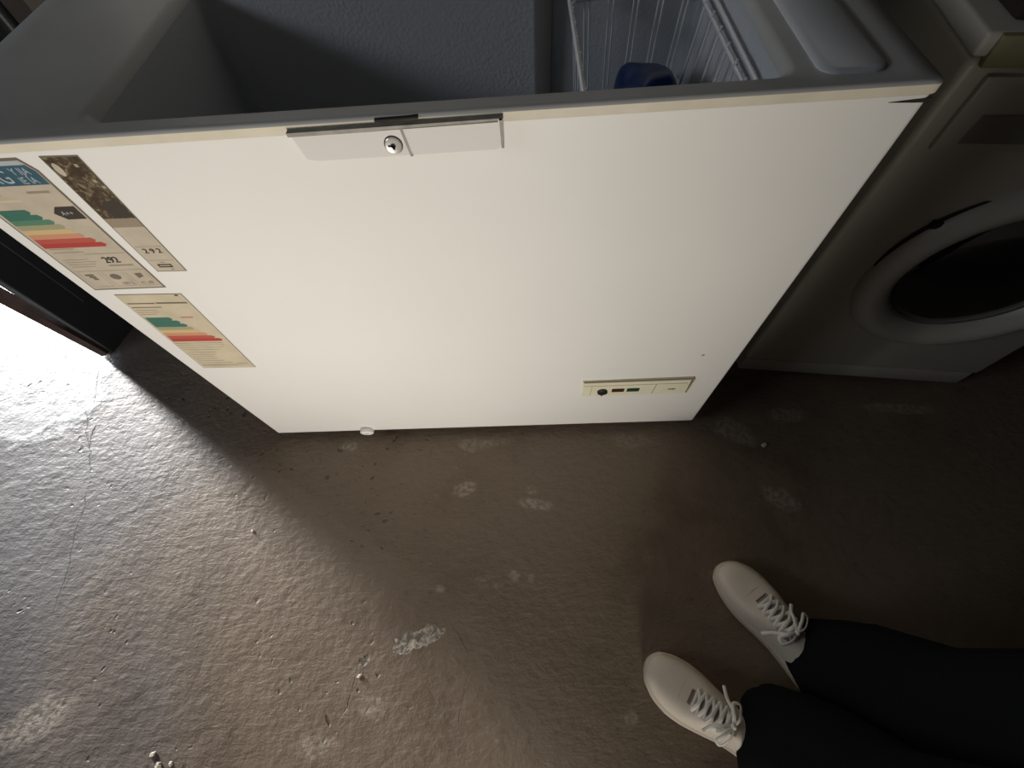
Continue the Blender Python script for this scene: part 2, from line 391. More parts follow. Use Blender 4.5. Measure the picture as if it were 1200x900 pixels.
# yellowed trim strip under the rim
bm = bmesh.new()
loft(bm, [rrect(-.0015, W+.0015, -.0015, D+.0015, ZR-.0002, .009, NB), rrect(-.003, W+.003, -.003, D+.003, ZR+.001, .010, NB),
          rrect(-.003, W+.003, -.003, D+.003, ZT-.002, .010, NB)])
new_obj('trim_strip', bm, M['cream'], FZ, 40)
# top rim: shoulder, flat deck, rounded inner lip
HX0, HX1, HY0, HY1 = 0.205, 0.957, 0.032, 0.372
bm = bmesh.new()
loft(bm, [rrect(-.003, W+.003, -.003, D+.003, ZT-.002, .010, NB), rrect(-.001, W+.001, -.001, D+.001, ZT, .012, NB),
          rrect(.030, W-.022, .004, D-.02, ZT+.001, .02, NB), rrect(.055, W-.036, .012, D-.03, ZT-.002, .02, NB),
          rrect(HX0-.014, HX1+.010, HY0-.007, HY1+.008, ZT-.002, .022, NB), rrect(HX0-.004, HX1+.003, HY0-.002, HY1+.002, ZT-.005, .022, NB),
          rrect(HX0, HX1, HY0, HY1, ZT-.014, .022, NB)])
new_obj('rim', bm, M['rim'], FZ, 50)
bm = bmesh.new()
loft(bm, [rrect(.984, 1.052, .024, .40, ZT-.003, .018, NB), rrect(.984, 1.052, .024, .40, ZT+.000, .018, NB), rrect(.987, 1.049, .027, .397, ZT+.0025, .016, NB)], cap1=True)
tag(new_obj('rim_ledge', bm, M['ledge'], FZ, 40), 'paler raised ledge on the right side of the rim')
# liner
bm = bmesh.new()
loft(bm, [rrect(HX0, HX1, HY0, HY1, ZT-.014, .022, NB), rrect(HX0+.004, HX1-.004, HY0+.004, HY1-.004, ZT-.05, .022, NB),
          rrect(HX0+.008, HX1-.02, HY0+.006, HY1-.006, .40, .022, NB),
          rrect(HX0+.02, HX1-.05, HY0+.012, HY1-.012, .12, .022, NB), rrect(HX0+.035, HX1-.065, HY0+.03, HY1-.03, .10, .03, NB)], cap1=True)
new_obj('liner', bm, M['liner'], FZ, 60)
bm = bmesh.new()
box(bm, .706, .735, .352, .3735, .13, .80, bev=.004)
tag(new_obj('liner_channel', bm, M['washer_dark'], FZ, 30), 'dark vertical channel on the back wall of the liner')
# open lid, standing upright behind the rim
bm = bmesh.new()
Ml = Matrix.Translation((W/2, D+.030, ZT+.012))
loft(bm, [[Ml @ Vector((x, y-.03, z)) for x, z, y in [(p[0], p[1], 0.0) for p in rrect(-W/2, W/2, 0, .50, 0, .03, NB)]],
          [Ml @ Vector((p[0], p[1]*0+.02, p[1])) for p in rrect(-W/2, W/2, 0, .50, 0, .03, NB)],
          [Ml @ Vector((p[0]*.97, .030, p[1]*.96+.012)) for p in rrect(-W/2, W/2, 0, .50, 0, .03, NB)]], cap0=True, cap1=True)
lid = new_obj('lid', bm, M['enamel'], FZ, 40)
for x in (.12, W-.12):
    bm = bmesh.new()
    box(bm, x-.03, x+.03, D-.002, D+.018, ZT-.05, ZT+.10, bev=.003)
    new_obj('hinge', bm, M['handle'], lid)
# handle with lock
HD = bmesh.new()
def zx(bm, pts, y0, y1, mi=0):   # prism from an outline in x/z, from y0 (back) to y1 (front)
    n = len(pts); a = [bm.verts.new((p[0], y0, p[1])) for p in pts]; b = [bm.verts.new((p[0], y1, p[1])) for p in pts]
    fs = [bm.faces.new(a), bm.faces.new(b)] + [bm.faces.new((a[i], a[(i+1) % n], b[(i+1) % n], b[i])) for i in range(n)]
    for f in fs: f.material_index = mi
    return fs
zx(HD, [(.442, .8275), (.662, .8295), (.6605, .799), (.655, .7965), (.460, .7955), (.448, .798)], 0.0, -.0095, 0)
es = [e for e in HD.edges if abs(e.verts[0].co.y + .0095) < 1e-5 and abs(e.verts[1].co.y + .0095) < 1e-5]
bmesh.ops.bevel(HD, geom=es, offset=.0025, segments=2, affect='EDGES')
handle = new_obj('handle', HD, M['handle'], FZ, 40)
bm = bmesh.new()
zx(bm, [(.441, .8300), (.533, .8305), (.533, .8262), (.441, .8258)], -.002, -.0108)
zx(bm, [(.533, .8305), (.664, .8315), (.664, .8295), (.533, .8270)], -.002, -.0108)
zx(bm, [(.661, .8315), (.665, .8315), (.6640, .8000), (.6612, .8000)], -.002, -.0108)
zx(bm, [(.5585, .8270), (.5612, .8270), (.5650, .7965), (.5622, .7965)], -.006, -.0103)
tag(new_obj('grip_groove', bm, M['groove'], handle), 'dark grooves around the handle')
bm = bmesh.new()
zx(bm, [(.534, .8345), (.579, .8352), (.579, .8333), (.534, .8325)], .004, -.0055)
new_obj('catch_slot', bm, M['darkslot'], handle)
lk = Matrix.Translation((.5475, -.0095, .8105)) @ Matrix.Rotation(PI/2, 4, 'X')
bm = bmesh.new()
lathe(bm, [(.0090, 0), (.0090, .0018), (.0080, .0026), (.0068, .0022), (0, .0022)], 32, lk)
lock = new_obj('lock', bm, M['nickel'], handle, 35)
bm = bmesh.new()
lathe(bm, [(.0026, .0023), (.0026, .0028), (0, .0028)], 16, lk)
box(bm, -.0055, .000, -.0009, .0009, .0022, .0028, M=lk)
box(bm, -.0012, .0012, -.0042, .0, .0022, .0028, M=lk)
lathe(bm, [(.0090, -.0002), (.0099, -.0002), (.0099, .0006), (.0090, .0006)], 32, lk)
new_obj('keyhole', bm, M['darkslot'], handle)

# control panel at the bottom
bm = bmesh.new()
zx(bm, [(.791, .2625), (1.020, .2625), (1.022, .198), (.794, .198)], 0, -.006)
es = [e for e in bm.edges if abs(e.verts[0].co.y + .006) < 1e-5 and abs(e.verts[1].co.y + .006) < 1e-5]
bmesh.ops.bevel(bm, geom=es, offset=.003, segments=2, affect='EDGES')
cp = new_obj('control_panel', bm, M['panel_cream'], FZ, 40)
bm = bmesh.new()
zx(bm, [(.795, .2475), (1.014, .2475), (1.014, .2460), (.795, .2460)], -.004, -.0064)
zx(bm, [(.948, .2460), (.9495, .2460), (.947, .203), (.9455, .203)], -.004, -.0064)
zx(bm, [(1.0225, .2640), (1.0260, .2620), (1.0245, .199), (1.0215, .199)], -.000, -.0045)
zx(bm, [(.7935, .2625), (1.0225, .2640), (1.0225, .2620), (.7935, .2605)], -.003, -.0066)
zx(bm, [(.812, .2445), (.813, .2445), (.811, .203), (.810, .203)], -.004, -.0062)
tag(new_obj('panel_seam', bm, mat('seam_line', (.33, .27, .17), .7), cp), 'brown seams of the control panel')  # brown lines along the panel seams
bm = bmesh.new()
Mk = Matrix.Translation((.8365, -.006, .2210)) @ Matrix.Rotation(PI/2, 4, 'X')
lathe(bm, [(.0115, 0), (.0110, .004), (.009, .005), (0, .005)], 28, Mk); box(bm, -.0012, .0012, -.020, -.004, .0, .002, M=Mk)
tag(new_obj('thermostat_knob', bm, M['black'], cp, 30), 'round black thermostat knob')
for x, m_, lb in ((.8700, 'lamp_red', 'dark red indicator window'), (.9025, 'lamp_green', 'dark green indicator window')):
    bm = bmesh.new(); box(bm, x-.0135, x+.0135, -.0075, -.004, .2175, .2315, bev=.001)
    fr = new_obj('indicator_window', bm, M['hwhite'] if False else M[m_], cp); tag(fr, lb)
bm = bmesh.new()
box(bm, .978, .994, -.0066, -.0055, .2205, .2232); box(bm, .986, .990, -.0066, -.0055, .2195, .2240)
new_obj('printed_mark', bm, M['ink'], cp)
# drain plug at the bottom edge
bm = bmesh.new()
Mk = Matrix.Translation((.247, .001, .038)) @ Matrix.Rotation(math.radians(100), 4, 'X')
lathe(bm, [(.0165, 0), (.0175, .003), (.0170, .010), (.0130, .013), (.006, .0135), (.0045, .0115), (0, .0115)], 32, Mk)
dp = new_obj('drain_plug', bm, M['enamel'], FZ, 35)
bm = bmesh.new(); lathe(bm, [(.0042, .0116), (.0042, .0122), (0, .0122)], 16, Mk)
new_obj('drain_hole', bm, M['darkslot'], dp)
# small scuffs on the enamel
bm = bmesh.new()
zx(bm, [(1.012, .3455), (1.014, .3445), (1.018, .347), (1.0175, .350), (1.014, .3495)], .001, -.0006)
new_obj('paint_chip', bm, M['ink2'], FZ)
bm = bmesh.new()
zx(bm, [(1.050, .8165), (1.075, .8150), (1.0905, .8145), (1.0905, .8190), (1.072, .8180)], .001, -.0008)
tag(new_obj('paint_chip', bm, M['darkslot'], FZ), 'dark split at the top right corner of the front')

# ---- energy labels: printed film, one mesh each
def label_mesh(name, ox, oz, rot, build, label):
    """local coordinates in metres: u right, v up, origin at the top left corner"""
    bm = bmesh.new()
    Mx = Matrix.Translation((ox, -0.0004, oz)) @ Matrix.Rotation(math.radians(rot), 4, 'Y') @ Matrix.Rotation(PI/2, 4, 'X')
    mats = []; state = {'d': 0}
    def mi(k):
        if M[k] not in mats: mats.append(M[k])
        return mats.index(M[k])
    def poly(k, pts, lift):
        vs = [bm.verts.new(Mx @ Vector((p[0], p[1], lift))) for p in pts]
        f = bm.faces.new(vs); f.material_index = mi(k)
    def rect(k, u0, u1, v0, v1, lift): poly(k, [(u0, v0), (u1, v0), (u1, v1), (u0, v1)], lift)
    def arrow(k, u0, u1, v, h, lift): poly(k, [(u0, v-h/2), (u1-h/2, v-h/2), (u1, v), (u1-h/2, v+h/2), (u0, v+h/2)], lift)
    def txt(k, s, u, v, size, lift, sx=1.0, align='LEFT'):
        text_into(bm, s, size, Mx @ Matrix.Translation((u, v, lift)) @ Matrix.Diagonal((sx, 1, 1, 1)), mi(k), align)
    def slab(k, u0, u1, v0, v1, t, ch=0.0):
        pts = [(u0, v0), (u1, v0), (u1, v1-ch), (u1-ch*.6, v1), (u0, v1)] if ch else [(u0, v0), (u1, v0), (u1, v1), (u0, v1)]
        a = [bm.verts.new(Mx @ Vector((p[0], p[1], 0))) for p in pts]; b = [bm.verts.new(Mx @ Vector((p[0], p[1], t))) for p in pts]
        n = len(pts)
        for f in [bm.faces.new(b)] + [bm.faces.new((a[i], a[(i+1) % n], b[(i+1) % n], b[i])) for i in range(n)]: f.material_index = mi(k)
    build(slab, poly, rect, arrow, txt)
    me = bpy.data.meshes.new(name); bm.to_mesh(me); bm.free()
    for m_ in mats: me.materials.append(m_)
    o = link(bpy.data.objects.new(name, me)); o.parent = FZ; o['label'] = label
    return o
def lines(rect, k, u0, u1, v0, n, dv, h, l=0.0005, jit=.25):
    rr = random.Random(int(v0*10000)+n)
    for i in range(n):
        rect(k, u0, u1 - (u1-u0)*jit*rr.random(), v0-i*dv-h, v0-i*dv, l)

def eu_label(slab, poly, rect, arrow, txt):
    a, b_ = .0006, .0010; A, B = .0004, .0006
    slab('edge', 0, .112, -.213, 0, .0003, .016)
    poly('paper', [(.0022, -.2105), (.1095, -.2105), (.1095, -.0165), (.1015, -.0030), (.0022, -.0030)], A)
    rect('hwhite', .0022, .1015, -.0080, -.0030, B)
    poly('hblue', [(.004, -.0335), (.1085, -.0335), (.1085, -.0170), (.1035, -.0085), (.004, -.0085)], B)
    txt('hwhite', 'ENERG', .008, -.0300, .024, .0008, .86)
    txt('hwhite', 'Y IJA', .079, -.0200, .0125, .0008, .85); txt('hwhite', 'IE IA', .079, -.0315, .0125, .0008, .85)
    rect('ink2', .006, .034, -.0465, -.0435, B); rect('ink2', .070, .098, -.0445, -.0415, B)
    lines(rect, 'paper2', .012, .060, -.052, 1, .01, .003)
    v = -.0665
    for k, L_ in (('g1', .046), ('g1', .054), ('g2', .062), ('g3', .068), ('yel', .074), ('org', .080), ('red1', .088), ('red2', .096)):
        arrow(k, .006, L_, v-.0035, .0077, B); v -= .0078
    poly('ink', [(.0735, -.0735), (.083, -.083), (.1075, -.083), (.1075, -.064), (.083, -.064)], B)
    txt('hwhite', 'A++', .083, -.0765, .0085, .0008)
    for uu, vv in ((.05, -.1285),): lines(rect, 'ink2', .010, .055, -.1300, 2, .006, .0012)
    rect('ink2', .050, .108, -.1415, -.1408, B)
    for dd in (0, .0006, .0012): txt('ink', '292', .066+dd, -.1585+dd*.3, .0155, .0008+dd*.05, .95)
    rect('ink2', .066, .101, -.1650, -.1625, B)
    lines(rect, 'ink2', .010, .055, -.1500, 4, .0045, .0010)
    rect('ink2', .006, .108, -.1735, -.1729, B)
    for u0 in (.008, .043, .077):
        rect('ink2', u0, u0+.0005, -.206, -.176, B); rect('ink2', u0+.029, u0+.0295, -.206, -.176, B)
        rect('ink2', u0, u0+.0295, -.206, -.2055, B)
    for i in range(3):
        arrow('edge', .014+.003*i, .028, -.181-.0042*i, .0034, .0007)
    poly('edge', [(.052+.008*math.cos(t*PI/4)+.004, -.186+.006*math.sin(t*PI/4)) for t in range(8)], .0007)
    poly('edge', [(.088, -.191), (.098, -.187), (.098, -.180), (.088, -.181)], .0007)
    txt('ink2', '180 L', .0535, -.2030, .0085, .0008); txt('ink2', '41 dB', .083, -.2030, .0085, .0008)
def strip_label(slab, poly, rect, arrow, txt):
    slab('edge', 0, .0435, -.180, 0, .0003)
    rect('brown_pic', .0012, .0423, -.0900, -.0015, .0004)
    rect('paper', .0012, .0423, -.1785, -.0900, .0004)
    rect('ink2', .0012, .0423, -.0990, -.0850, .0005)
    poly('ink', [(.018, -.084), (.040, -.084), (.0423, -.068), (.036, -.058), (.020, -.060), (.013, -.070)], .0006)
    poly('paper', [(.008+.0045*math.cos(t*PI/5), -.0165+.0085*math.sin(t*PI/5)) for t in range(10)], .0006)
    for u_, v_ in ((.030, -.010), (.034, -.030), (.038, -.038)): rect('g3', u_, u_+.004, v_-.004, v_, .0006)
    rect('ink2', .004, .040, -.1325, -.1319, .0006)
    for dd in (0, .0005, .0010): txt('ink', '2 9 2', .0095+dd, -.1440+dd*.3, .0115, .0007+dd*.05, 1.05)
    rect('ink2', .004, .040, -.1580, -.1575, .0006)
    rect('ink', .0100, .0300, -.1715, -.1650, .0006); rect('paper', .0125, .0275, -.1690, -.1672, .0007)
    rect('ink2', .024, .028, -.1765, -.1740, .0006); rect('ink2', .017, .024, -.1625, -.1610, .0006)
def old_label(slab, poly, rect, arrow, txt):
    B = .0006
    slab('edge', 0, .1045, -.2215, 0, .0003)
    rect('paper2', .0008, .1037, -.2207, -.0008, .0004)
    rect('ink', .092, .0975, -.0050, -.0020, B)
    rect('edge', .004, .048, -.0232, -.0205, B); rect('edge', .050, .100, -.0232, -.0195, B)
    rect('edge', .004, .052, -.0325, -.0305, B)
    lines(rect, 'ink2', .004, .040, -.0380, 3, .0055, .0012)
    rect('red1', .064, .085, -.0600, -.0578, B)
    v = -.0585
    for k, L_ in (('g1', .048), ('g1', .056), ('g1', .062), ('g3', .067), ('yel', .072), ('org', .080), ('red1', .088), ('red2', .096)):
        arrow(k, .004, L_, v-.0040, .0087, B); v -= .0088
    rect('edge', .004, .090, -.1345, -.1335, B)
    lines(rect, 'ink2', .004, .092, -.1400, 3, .0075, .0012, jit=.5)
    lines(rect, 'ink2', .006, .080, -.1640, 7, .0075, .0014, jit=.5)
    lines(rect, 'ink2', .076, .100, -.2050, 1, .0075, .0020)
    rect('ink2', .004, .085, -.2125, -.2118, B)
label_mesh('energy_label', .0245, .8175, 0.6, eu_label, 'energy label with blue header and figure 292')
label_mesh('strip_label', .1530, .8165, 1.9, strip_label, 'narrow brown picture label printed 2 9 2')
label_mesh('old_energy_label', .0420, .5925, 2.4, old_label, 'faded energy label with coloured arrows, lower down')

# ------------------------------------------------------------------ wire basket hanging in the freezer
BK = empty('wire_basket', (.85, .06, .56))
tag(BK, 'white wire basket hanging inside the open freezer at its right end', 'basket')
bx0, bx1, by0, by1, bz0, bz1 = -.091, .091, 0.0, .272, 0.0, .245
bm = bmesh.new()
for z, e in ((bz1, .005), (bz1-.012, .0)):
    tube(bm, [Vector(p) for p in rrect(bx0-e, bx1+e, by0-e, by1+e, z, .02, 4)] + [Vector(rrect(bx0-e, bx1+e, by0-e, by1+e, z, .02, 4)[0])], .0026, 8)
    new_obj('basket_rail', bm, M['wire'], BK, 60); bm = bmesh.new()
tube(bm, rrect(bx0+.02, bx1-.02, by0+.02, by1-.02, bz0, .02, 4) + [rrect(bx0+.02, bx1-.02, by0+.02, by1-.02, bz0, .02, 4)[0]], .0020, 8)
new_obj('basket_rail', bm, M['wire'], BK, 60)
bm = bmesh.new()
k = 0
y = .03
while y < by1 - .01:                     # hoops running across, front to back
    for dy in (0,):
        tube(bm, [(bx0, y+dy, bz1-.004), (bx0+.018, y+dy, bz0+.01), (bx0+.026, y+dy, bz0), (bx1-.026, y+dy, bz0), (bx1-.018, y+dy, bz0+.01), (bx1, y+dy, bz1-.004)], .0018, 6)
    y += .040
new_obj('basket_wire', bm, M['wire'], BK, 60)
bm = bmesh.new()
for x in (-.072, -.036, 0, .036, .072):
    for dx in (0, .007):
        x2 = x*.8+dx
        tube(bm, [(x+dx, by0, bz1-.004), (x2, by0+.018, bz0+.01), (x2, by0+.026, bz0-.003), (x2, by1-.026, bz0-.003), (x2, by1-.018, bz0+.01), (x+dx, by1, bz1-.004)], .00135, 6)
new_obj('basket_long_wire', bm, M['wire'], BK, 60)
for sx in (-1, 1):                       # hooks into the liner ledge, front and back
    for (yy, s) in ((by0, -1), (by1, 1)):
        bm = bmesh.new()
        tube(bm, [(sx*.06, yy, bz1-.012), (sx*.06, yy+s*.010, bz1-.004), (sx*.06, yy+s*.019, bz1-.004)], .0022, 8)
        new_obj('basket_hook', bm, M['wire'], BK, 60)
# blue frozen bag in the basket
bm = bmesh.new()
bmesh.ops.create_uvsphere(bm, u_segments=40, v_segments=24, radius=1)
for v in bm.verts:
    x, y, z = v.co; r = random.Random(1)
    q = 1 + .10*math.sin(5*x+1) * math.cos(4*y) + .06*math.sin(9*y+3*z)
    v.co = Vector((math.copysign(abs(x)**.6, x)*.045*q, math.copysign(abs(y)**.7, y)*.085*q, math.copysign(abs(z)**.8, z)*.090*q + .096))
tag(new_obj('food_bag', bm, M['blue'], None, True, (.866, .205, .564)), 'dark blue bag of frozen food lying in the wire basket', 'bag')

# ------------------------------------------------------------------ washing machine
WM = empty('washing_machine', (1.240, .150, 0), math.radians(-7.2))
tag(WM, 'off-white front-loading washing machine with a dark round door, right of the freezer', 'washing machine')
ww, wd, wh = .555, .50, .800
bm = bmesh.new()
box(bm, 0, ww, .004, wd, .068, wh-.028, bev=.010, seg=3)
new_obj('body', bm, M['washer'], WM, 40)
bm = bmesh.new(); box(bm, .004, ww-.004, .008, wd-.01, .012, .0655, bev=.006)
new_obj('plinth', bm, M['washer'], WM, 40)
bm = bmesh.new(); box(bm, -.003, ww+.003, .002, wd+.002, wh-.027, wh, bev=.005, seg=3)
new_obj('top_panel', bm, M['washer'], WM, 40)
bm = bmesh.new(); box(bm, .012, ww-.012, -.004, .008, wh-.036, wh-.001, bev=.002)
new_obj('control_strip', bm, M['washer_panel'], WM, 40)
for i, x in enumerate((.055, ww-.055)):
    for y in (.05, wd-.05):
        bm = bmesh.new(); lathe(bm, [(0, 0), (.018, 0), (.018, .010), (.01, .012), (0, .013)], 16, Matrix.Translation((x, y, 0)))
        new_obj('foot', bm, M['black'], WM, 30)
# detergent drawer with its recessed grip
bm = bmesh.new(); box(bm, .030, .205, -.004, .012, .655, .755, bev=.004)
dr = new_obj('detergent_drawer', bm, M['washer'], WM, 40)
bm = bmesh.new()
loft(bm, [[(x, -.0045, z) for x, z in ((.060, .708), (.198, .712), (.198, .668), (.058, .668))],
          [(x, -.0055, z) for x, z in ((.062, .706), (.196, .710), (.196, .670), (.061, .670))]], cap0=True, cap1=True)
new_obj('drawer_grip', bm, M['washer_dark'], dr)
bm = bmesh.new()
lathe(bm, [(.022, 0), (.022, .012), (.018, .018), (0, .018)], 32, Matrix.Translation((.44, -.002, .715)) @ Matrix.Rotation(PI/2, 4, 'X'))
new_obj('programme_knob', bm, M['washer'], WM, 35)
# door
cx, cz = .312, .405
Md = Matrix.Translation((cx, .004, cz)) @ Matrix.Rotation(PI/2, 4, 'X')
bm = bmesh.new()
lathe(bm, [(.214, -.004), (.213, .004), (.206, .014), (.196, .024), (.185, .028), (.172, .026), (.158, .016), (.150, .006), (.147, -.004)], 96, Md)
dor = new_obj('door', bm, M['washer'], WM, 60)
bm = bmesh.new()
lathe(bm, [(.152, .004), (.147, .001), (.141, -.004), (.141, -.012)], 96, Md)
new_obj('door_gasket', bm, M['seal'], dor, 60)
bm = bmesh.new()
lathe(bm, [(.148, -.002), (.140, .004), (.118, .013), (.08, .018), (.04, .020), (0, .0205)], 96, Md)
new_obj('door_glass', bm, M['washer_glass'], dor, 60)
bm = bmesh.new()      # dark gap behind the upper left of the door ring, with the latch
def arc(a0, a1, r0, r1, y):
    L0, L1 = [], []
    for k in range(25):
        a = math.radians(a0 + (a1-a0)*k/24); wdt = math.sin(PI*k/24)
        rr0 = r0; rr1 = r0 + (r1-r0)*wdt + .0003
        L0.append((cx+rr0*math.cos(a), y, cz+rr0*math.sin(a))); L1.append((cx+rr1*math.cos(a), y, cz+rr1*math.sin(a)))
    for k in range(24):
        bm.faces.new([bm.verts.new(p) for p in (L0[k], L0[k+1], L1[k+1], L1[k])])
arc(128, 176, .2125, .2185, -.0012)
bmesh.ops.remove_doubles(bm, verts=bm.verts[:], dist=1e-5)
e = bmesh.ops.extrude_face_region(bm, geom=bm.faces[:])
for v in e['geom']:
    if isinstance(v, bmesh.types.BMVert): v.co.y += .004
box(bm, cx+.214*math.cos(2.55)-.008, cx+.214*math.cos(2.55)+.006, -.006, .002, cz+.214*math.sin(2.55)-.006, cz+.214*math.sin(2.55)+.007)
new_obj('door_gap', bm, M['darkslot'], dor)

bm = bmesh.new()
box(bm, 0, .34, 0, .26, 0, .15, bev=.006)
bx = new_obj('cardboard_box', bm, mat('dark_brown_card', (0.035, 0.018, 0.012), 0.85, var=0.3, vscale=12), None, 40, (1.272, .172, wh+.0005))
bx.rotation_euler = (0, 0, math.radians(-7.2)); tag(bx, 'dark brown box lying on top of the washing machine', 'box')
# ------------------------------------------------------------------ things at the far left and behind
PS = bmesh.new()     # leaning timber in front of the door edge
def quadbeam(bm, a, b, s0, s1, wa, wb):
    a, b = Vector(a), Vector(b); loops = []
    for p, w_ in ((a, wa), ((a*2+b)/3, (2*wa+wb)/3), ((a+b*2)/3, (wa+2*wb)/3), (b, wb)):
        s = Vector(s0).normalized(); t = Vector(s1).normalized()
        loops.append([p + s*w_ + t*.012, p - s*w_ + t*.012, p - s*w_ - t*.012, p + s*w_ - t*.012])
    loft(bm, loops, True, True, True)
quadbeam(PS, (-.640, .303, .004), (-1.07, .425, 1.45), (.957, .29, .2), (-.29, .957, 0), .010, .032)
tag(new_obj('timber_board', PS, M['wood']), 'reddish brown rough timber board leaning on the dark door at far left', 'board')

bm = bmesh.new()
tube(bm, [(-.215, .50, .80+.35), (-.2295, .50, .765+.0), (-.262, .52, .55), (-.30, .55, .01)], .013, 12)
tag(new_obj('black_pole', bm, M['black'], None, 50), 'black pole standing behind the left end of the freezer', 'pole')

# ------------------------------------------------------------------ crumbs and chips on the floor
def crumb(x, y, s, label):
    bm = bmesh.new(); bmesh.ops.create_icosphere(bm, subdivisions=2, radius=1)
    r = random.Random(int(abs(x*1000)+abs(y*777)))
    sx, sy, sz = s*(.7+.6*r.random()), s*(.5+.5*r.random()), s*.35; a = r.random()*PI
    ph = r.random()*9
    for v in bm.verts:
        n = 1 + .25*math.sin(4*v.co.x+ph) * math.cos(5*v.co.y+ph) + .1*math.sin(11*v.co.z+ph)
        c = Vector((v.co.x*sx*n, v.co.y*sy*n, v.co.z*sz*n + sz*.9)); c.rotate(Euler((0, 0, a))); v.co = c
    return tag(new_obj('plaster_crumb', bm, M['crumb'], None, False, (x, y, 0)), label, 'crumb', 'plaster crumbs on the floor')
crumb(-.100, -.675, .008, 'pale plaster crumb at the bottom edge of the photo, left of its neighbours')
crumb(-.082, -.693, .008, 'pale plaster crumb at the bottom edge of the photo, middle of three')
crumb(-.058, -.690, .005, 'smallest pale plaster crumb at the bottom edge of the photo, right of its neighbours')
crumb(1.262, -.060, .008, 'small pale crumb on the dark floor in front of the washing machine')
crumb(.300, -.545, .005, 'tiny pale crumb on the bare floor below the chipped patch')
crumb(-.016, -.245, .005, 'tiny pale crumb on the lit floor below the freezer corner')

# ------------------------------------------------------------------ the person
PR = empty('person', (1.17, -.62, 0))
tag(PR, 'person standing in black trousers and cream lace-up sneakers', 'person')
PO = Vector((1.17, -.62, 0))

